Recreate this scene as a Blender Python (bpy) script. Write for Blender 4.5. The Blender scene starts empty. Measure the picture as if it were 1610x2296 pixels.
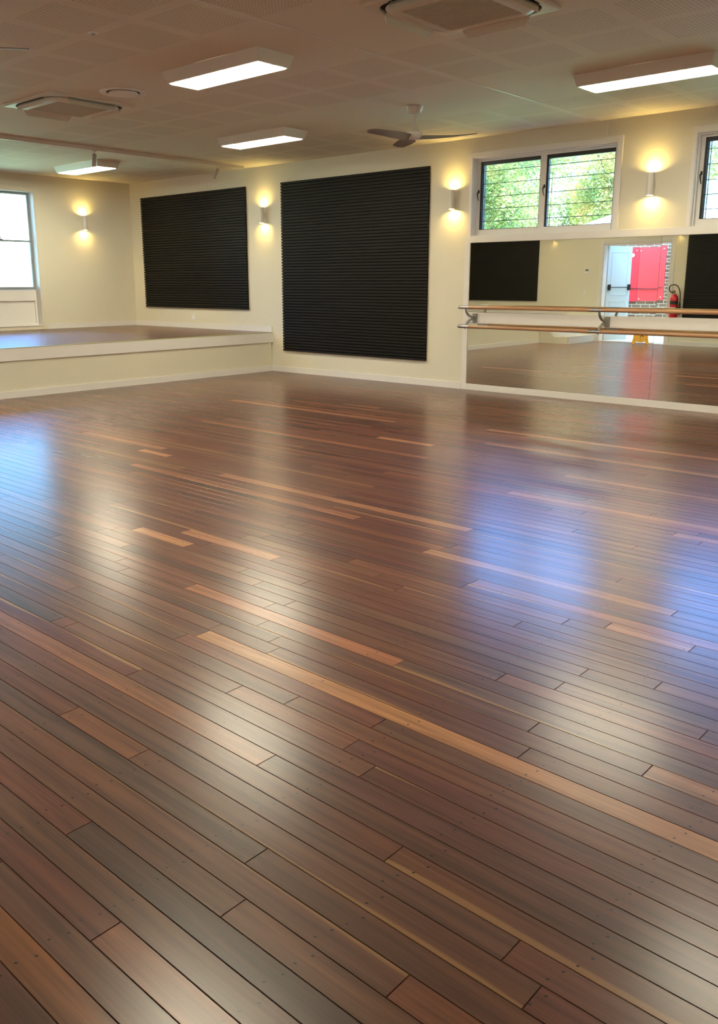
import bpy, bmesh, math, random
from mathutils import Vector, Matrix
PI = math.pi
sc = bpy.context.scene
C = sc.collection

# ------------------------------------------------------------------ camera
D, L, FR, RT = 9.88, 14.36, -0.40, 2.60        # back wall y, left wall x, front wall y, right wall x
HC, HS, SX = 3.26, 0.638, 10.50                # ceiling, stage height, stage front x
FPX, YAW, PITCH, ROLL, OX, OY = 1908.6, -0.738, 0.23376, -0.00232, -42.3, -61.6
fwd = Vector((math.sin(YAW)*math.cos(PITCH), math.cos(YAW)*math.cos(PITCH), -math.sin(PITCH)))
rgt = Vector((math.cos(YAW), -math.sin(YAW), 0.0)); up = rgt.cross(fwd)
r2 = rgt*math.cos(ROLL) + up*math.sin(ROLL); u2 = -rgt*math.sin(ROLL) + up*math.cos(ROLL)
cd = bpy.data.cameras.new('camera'); cam = bpy.data.objects.new('camera', cd); C.objects.link(cam)
cam.matrix_world = Matrix(((r2.x, u2.x, -fwd.x, 0), (r2.y, u2.y, -fwd.y, 0), (r2.z, u2.z, -fwd.z, 1.45), (0, 0, 0, 1)))
cd.sensor_fit = 'VERTICAL'; cd.sensor_height = 24.0; cd.sensor_width = 24.0
cd.lens = FPX*24.0/2296.0
cd.shift_x = -OX/2296.0; cd.shift_y = OY/2296.0
cd.clip_start = 0.02; cd.clip_end = 300
sc.camera = cam

# ------------------------------------------------------------------ sky, sun, exposure
PANEL_L, SCONCE_L, SKY, EXPO = 58.0, 420.0, 1.12, 0.0
w = bpy.data.worlds.new('world'); sc.world = w; w.use_nodes = True
nt = w.node_tree; nt.nodes.clear()
wo = nt.nodes.new('ShaderNodeOutputWorld'); bg = nt.nodes.new('ShaderNodeBackground')
tc = nt.nodes.new('ShaderNodeTexCoord'); sx = nt.nodes.new('ShaderNodeSeparateXYZ'); cr = nt.nodes.new('ShaderNodeValToRGB')
nt.links.new(tc.outputs['Generated'], sx.inputs[0]); nt.links.new(sx.outputs['Z'], cr.inputs[0])
e = cr.color_ramp.elements
e[0].position = 0.0; e[0].color = (0.24, 0.29, 0.31, 1)
e[1].position = 0.85; e[1].color = (0.30, 0.42, 0.52, 1)
k = e.new(0.14); k.color = (0.07, 0.17, 0.26, 1)
k = e.new(0.24); k.color = (0.065, 0.18, 0.33, 1)
k = e.new(0.40); k.color = (0.11, 0.36, 0.98, 1)
k = e.new(0.58); k.color = (0.15, 0.38, 0.80, 1)
nt.links.new(cr.outputs[0], bg.inputs[0]); bg.inputs[1].default_value = 21.0*SKY
nt.links.new(bg.outputs[0], wo.inputs[0])
sd = bpy.data.lights.new('sun', 'SUN'); sd.energy = 13.0; sd.angle = 0.01; sd.color = (1, .93, .8)
so = bpy.data.objects.new('sun', sd); C.objects.link(so)
so.rotation_euler = (math.radians(50), 0, math.radians(-20))     # shines towards +y, onto the trees behind the back wall
sc.view_settings.view_transform = 'Standard'; sc.view_settings.look = 'None'
sc.view_settings.gamma = 1.0; sc.view_settings.use_curve_mapping = False
sc.view_settings.exposure = EXPO
cy = sc.cycles
cy.max_bounces = 10; cy.diffuse_bounces = 6; cy.glossy_bounces = 6; cy.transparent_max_bounces = 12
cy.transmission_bounces = 6; cy.sample_clamp_indirect = 6.0; cy.caustics_refractive = False
try: cy.use_denoising = True
except Exception: pass

# ------------------------------------------------------------------ materials
def mat(name, col, rough=0.5, metal=0.0, spec=0.5, coat=0.0, noise=0.0, nscale=20.0, bump=0.0, emit=None, es=0.0):
    m = bpy.data.materials.new(name); m.use_nodes = True
    t = m.node_tree; b = t.nodes['Principled BSDF']
    b.inputs['Base Color'].default_value = (*col, 1); b.inputs['Roughness'].default_value = rough
    b.inputs['Metallic'].default_value = metal; b.inputs['Specular IOR Level'].default_value = spec
    b.inputs['Coat Weight'].default_value = coat
    if emit: b.inputs['Emission Color'].default_value = (*emit, 1); b.inputs['Emission Strength'].default_value = es
    if noise or bump:
        co = t.nodes.new('ShaderNodeTexCoord'); n = t.nodes.new('ShaderNodeTexNoise')
        n.inputs['Scale'].default_value = nscale; n.inputs['Detail'].default_value = 4
        t.links.new(co.outputs['Object'], n.inputs['Vector'])
        if noise:
            mx = t.nodes.new('ShaderNodeMix'); mx.data_type = 'RGBA'
            mx.inputs[6].default_value = (*[c*(1-noise) for c in col], 1); mx.inputs[7].default_value = (*[min(1, c*(1+noise)) for c in col], 1)
            t.links.new(n.outputs['Fac'], mx.inputs[0]); t.links.new(mx.outputs[2], b.inputs['Base Color'])
        if bump:
            bp = t.nodes.new('ShaderNodeBump'); bp.inputs['Strength'].default_value = bump; bp.inputs['Distance'].default_value = 0.002
            t.links.new(n.outputs['Fac'], bp.inputs['Height']); t.links.new(bp.outputs[0], b.inputs['Normal'])
    return m

M = {}
M['wall'] = mat('cream_wall_paint', (.80, .75, .605), .55, noise=.015, nscale=3, bump=.15)
M['trim'] = mat('white_gloss_trim', (.86, .83, .79), .35, noise=.01, nscale=5)
M['white'] = mat('white_powder_coat', (.80, .77, .72), .4, noise=.01)
M['plastic'] = mat('white_plastic', (.90, .89, .87), .3, noise=.01)
M['black'] = mat('black_slat_laminate', (.0125, .0110, .0085), .6, spec=.2, noise=.25, nscale=8)
M['felt'] = mat('black_felt_backing', (.003, .003, .003), .95, noise=.3, nscale=60)
M['blackmetal'] = mat('black_aluminium', (.012, .012, .013), .35, noise=.1)
M['greymetal'] = mat('grey_aluminium', (.32, .36, .38), .35, metal=.3, noise=.05)
M['silver'] = mat('silver_steel', (.52, .52, .54), .28, metal=1.0, noise=.03)
M['bracket'] = mat('grey_cast_bracket', (.27, .27, .25), .4, metal=.2, noise=.06)
M['dark'] = mat('dark_void', (.01, .01, .01), .8, noise=.1)
M['red'] = mat('red_enamel', (.50, .012, .02), .25, noise=.04)
M['redboard'] = mat('red_board', (.90, .065, .07), .6, noise=.04, nscale=12)
M['reddark'] = mat('red_board_edge', (.78, .035, .05), .6, noise=.04, nscale=12)
M['yellow'] = mat('yellow_plastic', (.90, .45, .01), .35, noise=.03)
M['rubber'] = mat('black_rubber', (.01, .01, .011), .5, noise=.1)
M['door'] = mat('pale_door_paint', (.62, .68, .70), .4, noise=.02)
M['screen'] = mat('grey_display', (.05, .06, .055), .3, noise=.05)
M['brass'] = mat('brass_valve', (.5, .35, .12), .3, metal=1.0, noise=.05)
M['lawn'] = mat('bounce_lawn', (.66, .70, .34), .9, noise=.2, nscale=2)  # unseen ground, colour lightened so it bounces daylight up to the ceiling
M['concrete'] = mat('pale_concrete', (.66, .66, .64), .8, noise=.1, nscale=6)
M['grass'] = mat('grass_ground', (.25, .36, .13), .9, noise=.4, nscale=2)
M['whitewash'] = mat('white_render', (.85, .86, .88), .8, noise=.03)
M['bark'] = mat('tree_bark', (.16, .11, .07), .9, noise=.3, nscale=8)
M['vane'] = mat('ac_plastic', (.74, .71, .62), .35, noise=.01)
M['vaneshade'] = mat('ac_grille', (.62, .56, .46), .6, noise=.05)
M['nosing'] = mat('yellow_nosing_strip', (.50, .50, .12), .5, noise=.05)
M['fanblade'] = mat('shaded_fan_blade', (.24, .21, .19), .4, noise=.03)  # blade colour darkened to carry the shade of the underside
M['lens'] = mat('light_diffuser', (.9, .9, .88), .4, emit=(1.0, .93, .70), es=PANEL_L, noise=.005)
M['bulb'] = mat('warm_lamp_disc', (.9, .8, .6), .4, emit=(1.0, .70, .20), es=SCONCE_L, noise=.005)

def mirror_mat():
    m = bpy.data.materials.new('mirror_silvering'); m.use_nodes = True
    t = m.node_tree; t.nodes.clear(); o = t.nodes.new('ShaderNodeOutputMaterial'); g = t.nodes.new('ShaderNodeBsdfGlossy')
    g.inputs['Color'].default_value = (.91, .95, .85, 1); g.inputs['Roughness'].default_value = 0.0
    t.links.new(g.outputs[0], o.inputs[0]); return m
M['mirror'] = mirror_mat()
M['bladeedge'] = mat('dark_glass_edge', (.03, .05, .05), .4, noise=.05)
M['spothead'] = mat('shaded_white_lamp_head', (.50, .46, .41), .45, noise=.02)  # white heads greyed in colour for their shaded undersides

def glass_mat(name, tint=(.93, .97, .97)):
    m = bpy.data.materials.new(name); m.use_nodes = True
    t = m.node_tree; t.nodes.clear(); o = t.nodes.new('ShaderNodeOutputMaterial')
    tr = t.nodes.new('ShaderNodeBsdfTransparent'); tr.inputs[0].default_value = (*tint, 1)
    g = t.nodes.new('ShaderNodeBsdfGlossy'); g.inputs['Roughness'].default_value = .02
    f = t.nodes.new('ShaderNodeFresnel'); f.inputs[0].default_value = 1.45
    mx = t.nodes.new('ShaderNodeMixShader'); t.links.new(f.outputs[0], mx.inputs[0])
    t.links.new(tr.outputs[0], mx.inputs[1]); t.links.new(g.outputs[0], mx.inputs[2]); t.links.new(mx.outputs[0], o.inputs[0]); return m
M['glass'] = glass_mat('window_glass')

def math_(t, op, a, b=None, c=None):
    n = t.nodes.new('ShaderNodeMath'); n.operation = op
    for i, v in enumerate((a, b, c)):
        if v is None: continue
        if isinstance(v, (int, float)): n.inputs[i].default_value = v
        else: t.links.new(v, n.inputs[i])
    return n.outputs[0]

def ceiling_mat():
    m = bpy.data.materials.new('perforated_plaster_ceiling'); m.use_nodes = True
    t = m.node_tree; b = t.nodes['Principled BSDF']; b.inputs['Roughness'].default_value = .7
    tc = t.nodes.new('ShaderNodeTexCoord'); s = t.nodes.new('ShaderNodeSeparateXYZ'); t.links.new(tc.outputs['Object'], s.inputs[0])
    x, y = s.outputs['X'], s.outputs['Y']
    fx = math_(t, 'FLOORED_MODULO', math_(t, 'ADD', x, 4.835), .652)
    ty = math_(t, 'FLOORED_MODULO', math_(t, 'SUBTRACT', y, 5.885), 2.55)
    ty2 = math_(t, 'SUBTRACT', ty, .632)
    S, n = .53, 17; p = S/n
    inx = math_(t, 'LESS_THAN', fx, S)
    in1 = math_(t, 'LESS_THAN', ty, S)
    in2 = math_(t, 'MULTIPLY', math_(t, 'LESS_THAN', ty2, S), math_(t, 'GREATER_THAN', ty2, 0))
    def cell(v): return math_(t, 'SUBTRACT', math_(t, 'FRACT', math_(t, 'DIVIDE', v, p)), .5)
    def hole(a, c):
        r = math_(t, 'SQRT', math_(t, 'ADD', math_(t, 'MULTIPLY', a, a), math_(t, 'MULTIPLY', c, c)))
        return math_(t, 'LESS_THAN', r, .27)
    cx = cell(fx)
    h = math_(t, 'ADD', math_(t, 'MULTIPLY', in1, hole(cx, cell(ty))), math_(t, 'MULTIPLY', in2, hole(cx, cell(ty2))))
    h = math_(t, 'MULTIPLY', h, inx)
    mx = t.nodes.new('ShaderNodeMix'); mx.data_type = 'RGBA'
    mx.inputs[6].default_value = (.77, .725, .62, 1); mx.inputs[7].default_value = (.50, .445, .36, 1)
    t.links.new(h, mx.inputs[0]); t.links.new(mx.outputs[2], b.inputs['Base Color'])
    return m
M['ceiling'] = ceiling_mat()

def floor_mat(name):
    m = bpy.data.materials.new(name); m.use_nodes = True
    t = m.node_tree; b = t.nodes['Principled BSDF']
    ca = t.nodes.new('ShaderNodeAttribute'); ca.attribute_name = 'tint'
    da = t.nodes.new('ShaderNodeAttribute'); da.attribute_name = 'pdat'   # r: plank id, g: sapwood amount, b: sapwood side
    uv = t.nodes.new('ShaderNodeUVMap'); s = t.nodes.new('ShaderNodeSeparateXYZ'); t.links.new(uv.outputs[0], s.inputs[0])
    d = t.nodes.new('ShaderNodeSeparateColor'); t.links.new(da.outputs['Color'], d.inputs[0])
    u, v = s.outputs['X'], s.outputs['Y']
    cmb = t.nodes.new('ShaderNodeCombineXYZ')
    t.links.new(math_(t, 'MULTIPLY', u, .9), cmb.inputs[0]); t.links.new(math_(t, 'MULTIPLY', v, 1.3), cmb.inputs[1])
    t.links.new(math_(t, 'MULTIPLY', d.outputs[0], 90), cmb.inputs[2])
    n = t.nodes.new('ShaderNodeTexNoise'); n.inputs['Scale'].default_value = 2.0; n.inputs['Detail'].default_value = 3; n.inputs['Distortion'].default_value = .4
    t.links.new(cmb.outputs[0], n.inputs['Vector'])
    cm2 = t.nodes.new('ShaderNodeCombineXYZ')
    t.links.new(math_(t, 'MULTIPLY', u, 1.1), cm2.inputs[0]); t.links.new(math_(t, 'MULTIPLY', v, 16.), cm2.inputs[1])
    t.links.new(math_(t, 'MULTIPLY', d.outputs[0], 50), cm2.inputs[2])
    n2 = t.nodes.new('ShaderNodeTexNoise'); n2.inputs['Scale'].default_value = 1.5; n2.inputs['Detail'].default_value = 5
    t.links.new(cm2.outputs[0], n2.inputs['Vector'])
    g = math_(t, 'ADD', math_(t, 'MULTIPLY', n.outputs['Fac'], 1.5), math_(t, 'MULTIPLY', n2.outputs['Fac'], .7))
    g = math_(t, 'MAXIMUM', math_(t, 'SUBTRACT', g, .12), .35)
    vm = t.nodes.new('ShaderNodeVectorMath'); vm.operation = 'SCALE'; t.links.new(ca.outputs['Color'], vm.inputs[0]); t.links.new(g, vm.inputs['Scale'])
    n3 = t.nodes.new('ShaderNodeTexNoise'); n3.noise_dimensions = '1D'; n3.inputs['Scale'].default_value = .9; n3.inputs['Detail'].default_value = 1
    t.links.new(math_(t, 'ADD', u, math_(t, 'MULTIPLY', d.outputs[0], 77)), n3.inputs['W'])
    # sapwood edge: pale streak along one side, its width wandering along the board
    vv = math_(t, 'ABSOLUTE', math_(t, 'SUBTRACT', v, d.outputs[2]))
    wd = math_(t, 'MULTIPLY', d.outputs[1], math_(t, 'ADD', math_(t, 'MULTIPLY', n3.outputs['Fac'], 2.4), -.75))
    sm = t.nodes.new('ShaderNodeMapRange'); sm.inputs['From Min'].default_value = -.04; sm.inputs['From Max'].default_value = .06
    t.links.new(math_(t, 'SUBTRACT', wd, vv), sm.inputs['Value'])
    mx = t.nodes.new('ShaderNodeMix'); mx.data_type = 'RGBA'; mx.inputs[7].default_value = (.26, .125, .05, 1)
    t.links.new(math_(t, 'MULTIPLY', sm.outputs[0], math_(t, 'GREATER_THAN', d.outputs[1], .02)), mx.inputs[0]); t.links.new(vm.outputs[0], mx.inputs[6])
    # old nail holes, two per joist crossing
    ju = math_(t, 'SUBTRACT', math_(t, 'FLOORED_MODULO', math_(t, 'ADD', u, math_(t, 'MULTIPLY', d.outputs[0], .04)), .45), .225)
    jv = math_(t, 'MULTIPLY', math_(t, 'SUBTRACT', math_(t, 'ABSOLUTE', math_(t, 'SUBTRACT', v, math_(t, 'ADD', .46, math_(t, 'MULTIPLY', d.outputs[0], .08)))), .25), .082)
    skew = math_(t, 'SUBTRACT', ju, math_(t, 'MULTIPLY', v, .03))
    rr = math_(t, 'SQRT', math_(t, 'ADD', math_(t, 'MULTIPLY', skew, skew), math_(t, 'MULTIPLY', jv, jv)))
    hole = math_(t, 'LESS_THAN', rr, .0036)
    mh = t.nodes.new('ShaderNodeMix'); mh.data_type = 'RGBA'; mh.inputs[7].default_value = (.012, .007, .005, 1)
    t.links.new(math_(t, 'MULTIPLY', hole, .9), mh.inputs[0]); t.links.new(mx.outputs[2], mh.inputs[6])
    t.links.new(mh.outputs[2], b.inputs['Base Color'])
    b.inputs['Roughness'].default_value = .5; b.inputs['Specular IOR Level'].default_value = .12
    b.inputs['Coat Weight'].default_value = 1.0; b.inputs['Coat IOR'].default_value = 1.38
    b.inputs['Coat Roughness'].default_value = .245
    bp = t.nodes.new('ShaderNodeBump'); bp.inputs['Strength'].default_value = .05; bp.inputs['Distance'].default_value = .001
    cup = math_(t, 'MULTIPLY', math_(t, 'POWER', math_(t, 'SUBTRACT', v, .5), 2), 1.5)
    t.links.new(math_(t, 'ADD', n.outputs['Fac'], cup), bp.inputs['Height']); t.links.new(bp.outputs[0], b.inputs['Normal']); t.links.new(bp.outputs[0], b.inputs['Coat Normal'])
    return m
M['floor'] = floor_mat('hardwood_boards')
M['groove'] = mat('board_gap_dark', (.008, .005, .004), .9, noise=.2)

def wood_mat():
    m = bpy.data.materials.new('oiled_barre_wood'); m.use_nodes = True
    t = m.node_tree; b = t.nodes['Principled BSDF']; b.inputs['Roughness'].default_value = .3; b.inputs['Coat Weight'].default_value = .4
    tc = t.nodes.new('ShaderNodeTexCoord'); mp = t.nodes.new('ShaderNodeMapping'); mp.inputs['Scale'].default_value = (1.5, 30, 30)
    n = t.nodes.new('ShaderNodeTexNoise'); n.inputs['Scale'].default_value = 2; n.inputs['Detail'].default_value = 4
    r = t.nodes.new('ShaderNodeValToRGB'); r.color_ramp.elements[0].color = (.40, .20, .10, 1); r.color_ramp.elements[1].color = (.54, .31, .17, 1)
    t.links.new(tc.outputs['Object'], mp.inputs[0]); t.links.new(mp.outputs[0], n.inputs[0]); t.links.new(n.outputs['Fac'], r.inputs[0]); t.links.new(r.outputs[0], b.inputs['Base Color'])
    return m
M['barre'] = wood_mat()

def brick_mat():
    m = bpy.data.materials.new('brown_brickwork'); m.use_nodes = True
    t = m.node_tree; b = t.nodes['Principled BSDF']; b.inputs['Roughness'].default_value = .85
    tc = t.nodes.new('ShaderNodeTexCoord'); s = t.nodes.new('ShaderNodeSeparateXYZ'); c = t.nodes.new('ShaderNodeCombineXYZ')
    t.links.new(tc.outputs['Object'], s.inputs[0]); t.links.new(math_(t, 'ADD', s.outputs['X'], s.outputs['Y']), c.inputs[0]); t.links.new(s.outputs['Z'], c.inputs[1])
    k = t.nodes.new('ShaderNodeTexBrick'); k.inputs['Scale'].default_value = 1; k.inputs['Brick Width'].default_value = .24; k.inputs['Row Height'].default_value = .086
    k.inputs['Mortar Size'].default_value = .009; k.inputs['Color1'].default_value = (.16, .085, .05, 1); k.inputs['Color2'].default_value = (.27, .16, .095, 1)
    k.inputs['Mortar'].default_value = (.55, .50, .40, 1)
    t.links.new(c.outputs[0], k.inputs['Vector']); t.links.new(k.outputs['Color'], b.inputs['Base Color'])
    return m
M['brick'] = brick_mat()

def leaf_mat():
    m = bpy.data.materials.new('tree_leaves'); m.use_nodes = True
    t = m.node_tree; b = t.nodes['Principled BSDF']; b.inputs['Roughness'].default_value = .5
    tc = t.nodes.new('ShaderNodeTexCoord'); n = t.nodes.new('ShaderNodeTexNoise'); n.inputs['Scale'].default_value = 1.1; n.inputs['Detail'].default_value = 5
    r = t.nodes.new('ShaderNodeValToRGB'); e = r.color_ramp.elements
    e[0].position = .36; e[0].color = (.12, .22, .07, 1); e[1].position = .66; e[1].color = (.78, .46, .20, 1)
    k = e.new(.5); k.color = (.40, .40, .11, 1)
    t.links.new(tc.outputs['Object'], n.inputs[0]); t.links.new(n.outputs['Fac'], r.inputs[0]); t.links.new(r.outputs[0], b.inputs['Base Color'])
    tl = t.nodes.new('ShaderNodeBsdfTranslucent'); mx = t.nodes.new('ShaderNodeMixShader'); mx.inputs[0].default_value = .4
    t.links.new(r.outputs[0], tl.inputs[0]); o = t.nodes['Material Output']
    t.links.new(b.outputs[0], mx.inputs[1]); t.links.new(tl.outputs[0], mx.inputs[2]); t.links.new(mx.outputs[0], o.inputs[0])
    return m
M['leaf'] = leaf_mat()

# ------------------------------------------------------------------ mesh helpers
class MB:
    """Collects shapes in world coordinates (or local ones when the parent is at the origin) and links them as ONE object."""
    def __init__(s): s.b = bmesh.new()
    def box(s, x0, x1, y0, y1, z0, z1, bev=0.0):
        r = bmesh.ops.create_cube(s.b, size=1.0)['verts']
        for v in r:
            v.co = Vector(((x0+x1)/2+v.co.x*(x1-x0), (y0+y1)/2+v.co.y*(y1-y0), (z0+z1)/2+v.co.z*(z1-z0)))
        if bev:
            es = list({e for v in r for e in v.link_edges})
            bmesh.ops.bevel(s.b, geom=es, offset=bev, segments=2, affect='EDGES', profile=.5)
        return s
    def prism(s, pts, axis, a0, a1):
        """pts: outline in the two axes other than `axis`, extruded from a0 to a1."""
        def mk(p, a): return {'x': (a, p[0], p[1]), 'y': (p[0], a, p[1]), 'z': (p[0], p[1], a)}[axis]
        A = [s.b.verts.new(mk(p, a0)) for p in pts]; B = [s.b.verts.new(mk(p, a1)) for p in pts]
        s.b.faces.new(A); s.b.faces.new(B[::-1])
        for i in range(len(pts)):
            j = (i+1) % len(pts); s.b.faces.new((A[i], B[i], B[j], A[j]))
        return s
    def rings(s, rings, cap=True):
        R = [[s.b.verts.new(p) for p in r] for r in rings]; n = len(R[0])
        for a, c in zip(R, R[1:]):
            for i in range(n): s.b.faces.new((a[i], a[(i+1) % n], c[(i+1) % n], c[i]))
        if cap: s.b.faces.new(R[0][::-1]); s.b.faces.new(R[-1])
        return s
    def lathe(s, prof, cx=0, cy=0, n=32, cap=True):
        return s.rings([[(cx+r*math.cos(2*PI*i/n), cy+r*math.sin(2*PI*i/n), z) for i in range(n)] for r, z in prof], cap)
    def tube(s, pts, r, n=12, cap=True):
        pts = [Vector(p) for p in pts]; rs = r if isinstance(r, (list, tuple)) else [r]*len(pts)
        rings = []; prev = None
        for i, p in enumerate(pts):
            tn = (pts[min(i+1, len(pts)-1)] - pts[max(i-1, 0)]).normalized()
            if prev is None: a = tn.orthogonal().normalized()
            else: a = (prev - tn*prev.dot(tn)).normalized()
            prev = a; b = tn.cross(a)
            rings.append([p + a*rs[i]*math.cos(2*PI*k/n) + b*rs[i]*math.sin(2*PI*k/n) for k in range(n)])
        return s.rings(rings, cap)
    def build(s, name, m, parent=None, smooth=False):
        if parent is not None and parent.get('_w', 0):
            o0 = parent.matrix_world.inverted() if False else Matrix.Translation(-Vector(parent['_o']))
            bmesh.ops.transform(s.b, matrix=o0, verts=s.b.verts)
        bmesh.ops.recalc_face_normals(s.b, faces=s.b.faces)
        me = bpy.data.meshes.new(name); s.b.to_mesh(me); s.b.free()
        o = bpy.data.objects.new(name, me); C.objects.link(o); me.materials.append(m)
        if smooth:
            for p in me.polygons: p.use_smooth = True
            try: me.set_sharp_from_angle(angle=math.radians(40))
            except Exception: pass
        if parent is not None: o.parent = parent
        return o
def sub(mb, name, m, parent, smooth=False):
    """a sub-part of a part: the part's mesh is in its thing's coordinates and its own origin is the thing's"""
    root = parent.parent
    if root is not None and root.get('_w', 0):
        bmesh.ops.transform(mb.b, matrix=Matrix.Translation(-Vector(root['_o'])), verts=mb.b.verts)
    return mb.build(name, m, parent, smooth)

def tag(o, label=None, cat=None, group=None, kind=None):
    if label: o['label'] = label
    if cat: o['category'] = cat
    if group: o['group'] = group
    if kind: o['kind'] = kind
    return o
def thing(name, loc, label, cat, group=None, rotz=0.0, world=False):
    """world=True: parts are then given in world coordinates"""
    o = bpy.data.objects.new(name, None); C.objects.link(o); o.location = loc; o.rotation_euler = (0, 0, rotz)
    o.empty_display_size = .1
    if world: o['_w'] = 1; o['_o'] = tuple(loc)
    return tag(o, label, cat, group)
def copy_tree(o, parent=None):
    c = o.copy(); C.objects.link(c)
    if parent is not None: c.parent = parent
    for ch in list(o.children):
        copy_tree(ch, c)
    return c
def struct(mb, name, m, label=None, cat=None, parent=None, smooth=False):
    o = mb.build(name, m, parent, smooth)
    if parent is None: o['kind'] = 'structure'; tag(o, label, cat)
    return o
def sroot(name, loc, label, cat):
    o = thing(name, loc, label, cat, world=True); o['kind'] = 'structure'; return o

# ------------------------------------------------------------------ room shell
WT = .22                                        # wall thickness
# back wall, with two louvre window openings
WX = [(-6.62, -4.64), (-3.74, -1.76)]; WZ0, WZ1 = 2.035, 3.01
m = MB()
xs = [-L-WT, WX[0][0], WX[0][1], WX[1][0], WX[1][1], RT+WT]
for i in range(5):
    if i % 2 == 0: m.box(xs[i], xs[i+1], D, D+WT, -.05, HC+.15)
    else: m.box(xs[i], xs[i+1], D, D+WT, -.05, WZ0); m.box(xs[i], xs[i+1], D, D+WT, WZ1, HC+.15)
struct(m, 'wall_back', M['wall'], 'long cream wall carrying the black panels, mirrors and louvre windows', 'wall')
# left wall behind the stage, with the sash window opening
AY0, AY1, AZ0, AZ1 = 6.10, 7.90, .70, 2.98
m = MB(); m.box(-L-WT, -L, FR-WT, AY0, -.05, HC+.15); m.box(-L-WT, -L, AY1, D, -.05, HC+.15)
m.box(-L-WT, -L, AY0, AY1, -.05, AZ0); m.box(-L-WT, -L, AY0, AY1, AZ1, HC+.15)
struct(m, 'wall_left', M['wall'], 'cream end wall behind the stage with the tall sash window', 'wall')
# front wall with a double door opening (seen in the mirrors)
DX0, DX1, DZ = -9.66, -7.99, 2.32
m = MB(); m.box(-L, DX0, FR-WT, FR, -.05, HC+.15); m.box(DX1, RT, FR-WT, FR, -.05, HC+.15); m.box(DX0, DX1, FR-WT, FR, DZ, HC+.15)
struct(m, 'wall_front', M['wall'], 'cream wall with the double doorway, seen in the mirrors', 'wall')
m = MB(); m.box(RT, RT+WT, FR-WT, D, -.05, HC+.15)
struct(m, 'wall_right', M['wall'], 'plain cream end wall to the right of the camera', 'wall')
m = MB(); m.box(-L-WT, RT+WT, FR-WT, D+WT, HC+.15, HC+.25)
m2 = MB(); m2.box(-L, RT, FR, D, HC, HC+.149)
struct(m2, 'ceiling', M['ceiling'], 'white plaster ceiling with squares of small round perforations', 'ceiling')
struct(m, 'roof', M['whitewash'], 'flat roof slab above the ceiling', 'roof')
m = MB()
m.box(-4.884, -4.856, FR, D, HC-.004, HC)
struct(m, 'trim_1', M['white'], 'thin white cover strip running across the ceiling', 'trim')
m = MB(); m.box(-4.795, -4.781, D-.004, D, 3.08, HC)
struct(m, 'trim_2', M['trim'], 'short vertical cover strip above the full louvre window', 'trim')

# ------------------------------------------------------------------ floor boards
PW, PY0 = .082, .991
rnd = random.Random(7)
PAL = [((.165, .062, .033), 5), ((.175, .076, .040), 7), ((.120, .048, .029), 4), ((.150, .074, .043), 4), ((.20, .092, .047), 3), ((.140, .049, .030), 4), ((.24, .098, .044), 1.0), ((.28, .145, .07), .4)]
TAN, ORG, GRY, TAN2 = (.54, .315, .15), (.34, .165, .08), (.112, .068, .050), (.42, .235, .12)
BRN, BR2, RDB = (.165, .082, .046), (.150, .080, .050), (.19, .070, .042)
# boards that stand out: (row, x start, x end, colour)
SPECIAL = [(13, -2.70, .9, TAN), (7, -4.4, -1.775, ORG), (0, -1.905, .2, GRY), (22, -4.24, -3.74, TAN), (32, -2.68, -1.3, TAN2),
           (38, -5.02, -2.72, TAN2), (63, -5.14, -4.5, TAN), (73, -8.2, -5.6, TAN2), (76, -4.6, -1.0, TAN2), (50, -3.05, -.5, TAN2),
           (16, -.87, 1.6, TAN2), (28, -1.46, -1.1, TAN2), (-4, -2.3, -.9, (.27, .12, .04)), (-2, -1.52, -.5, (.26, .12, .06)),
           (42, -7.5, -6.2, TAN2), (40, -6.32, -5.9, TAN), (24, -3.98, -3.2, TAN2), (47, -1.78, -.6, TAN2), (9, -3.9, -3.3, GRY),
           (29, -2.2, -.5, ORG), (2, -.925, .5, (.19, .085, .04)), (68, -4.2, -1.9, TAN2), (35, -5.85, -3.4, ORG), (17, -3.2, -1.9, ORG),
           (1, -3.3, -1.36, BRN), (1, -1.36, .4, (.18, .094, .052)), (57, -7.2, -4.2, ORG), (12, -3.6, -2.74, BR2), (12, -2.74, -1.66, RDB), (12, -1.66, .4, BR2), (10, -1.64, .2, (.15, .062, .042)),
           (0, -3.4, -1.905, RDB), (-1, -3.2, .6, BRN), (-2, -3.0, -1.52, RDB), (-3, -3.0, -1.93, (.13, .066, .042)), (-3, -1.93, .4, BR2), (-5, -2.6, -.6, (.12, .055, .035)),
           (3, -3.0, -1.46, GRY), (3, -1.46, .3, (.17, .082, .043)), (4, -2.1, -.7, BRN, .16, 0.), (2, -3.1, -.925, BRN, .14, 1.), (9, -1.49, .5, (.15, .06, .036), .26, 1.), (9, -3.2, -1.5, BRN), (5, -3.4, -.8, BR2), (6, -3.6, -1.2, (.16, .072, .045)), (8, -2.6, -.4, (.15, .07, .05)),
           (14, -2.35, -1.2, (.15, .07, .045), .30, 0.), (17, -1.9, .2, BR2, .22, 0.)]
SAP = {(13): (.95, 1.0), }
def pick():
    r = rnd.random()*sum(w for _, w in PAL)
    for c, w_ in PAL:
        r -= w_
        if r <= 0: return c
    return PAL[0][0]
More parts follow.
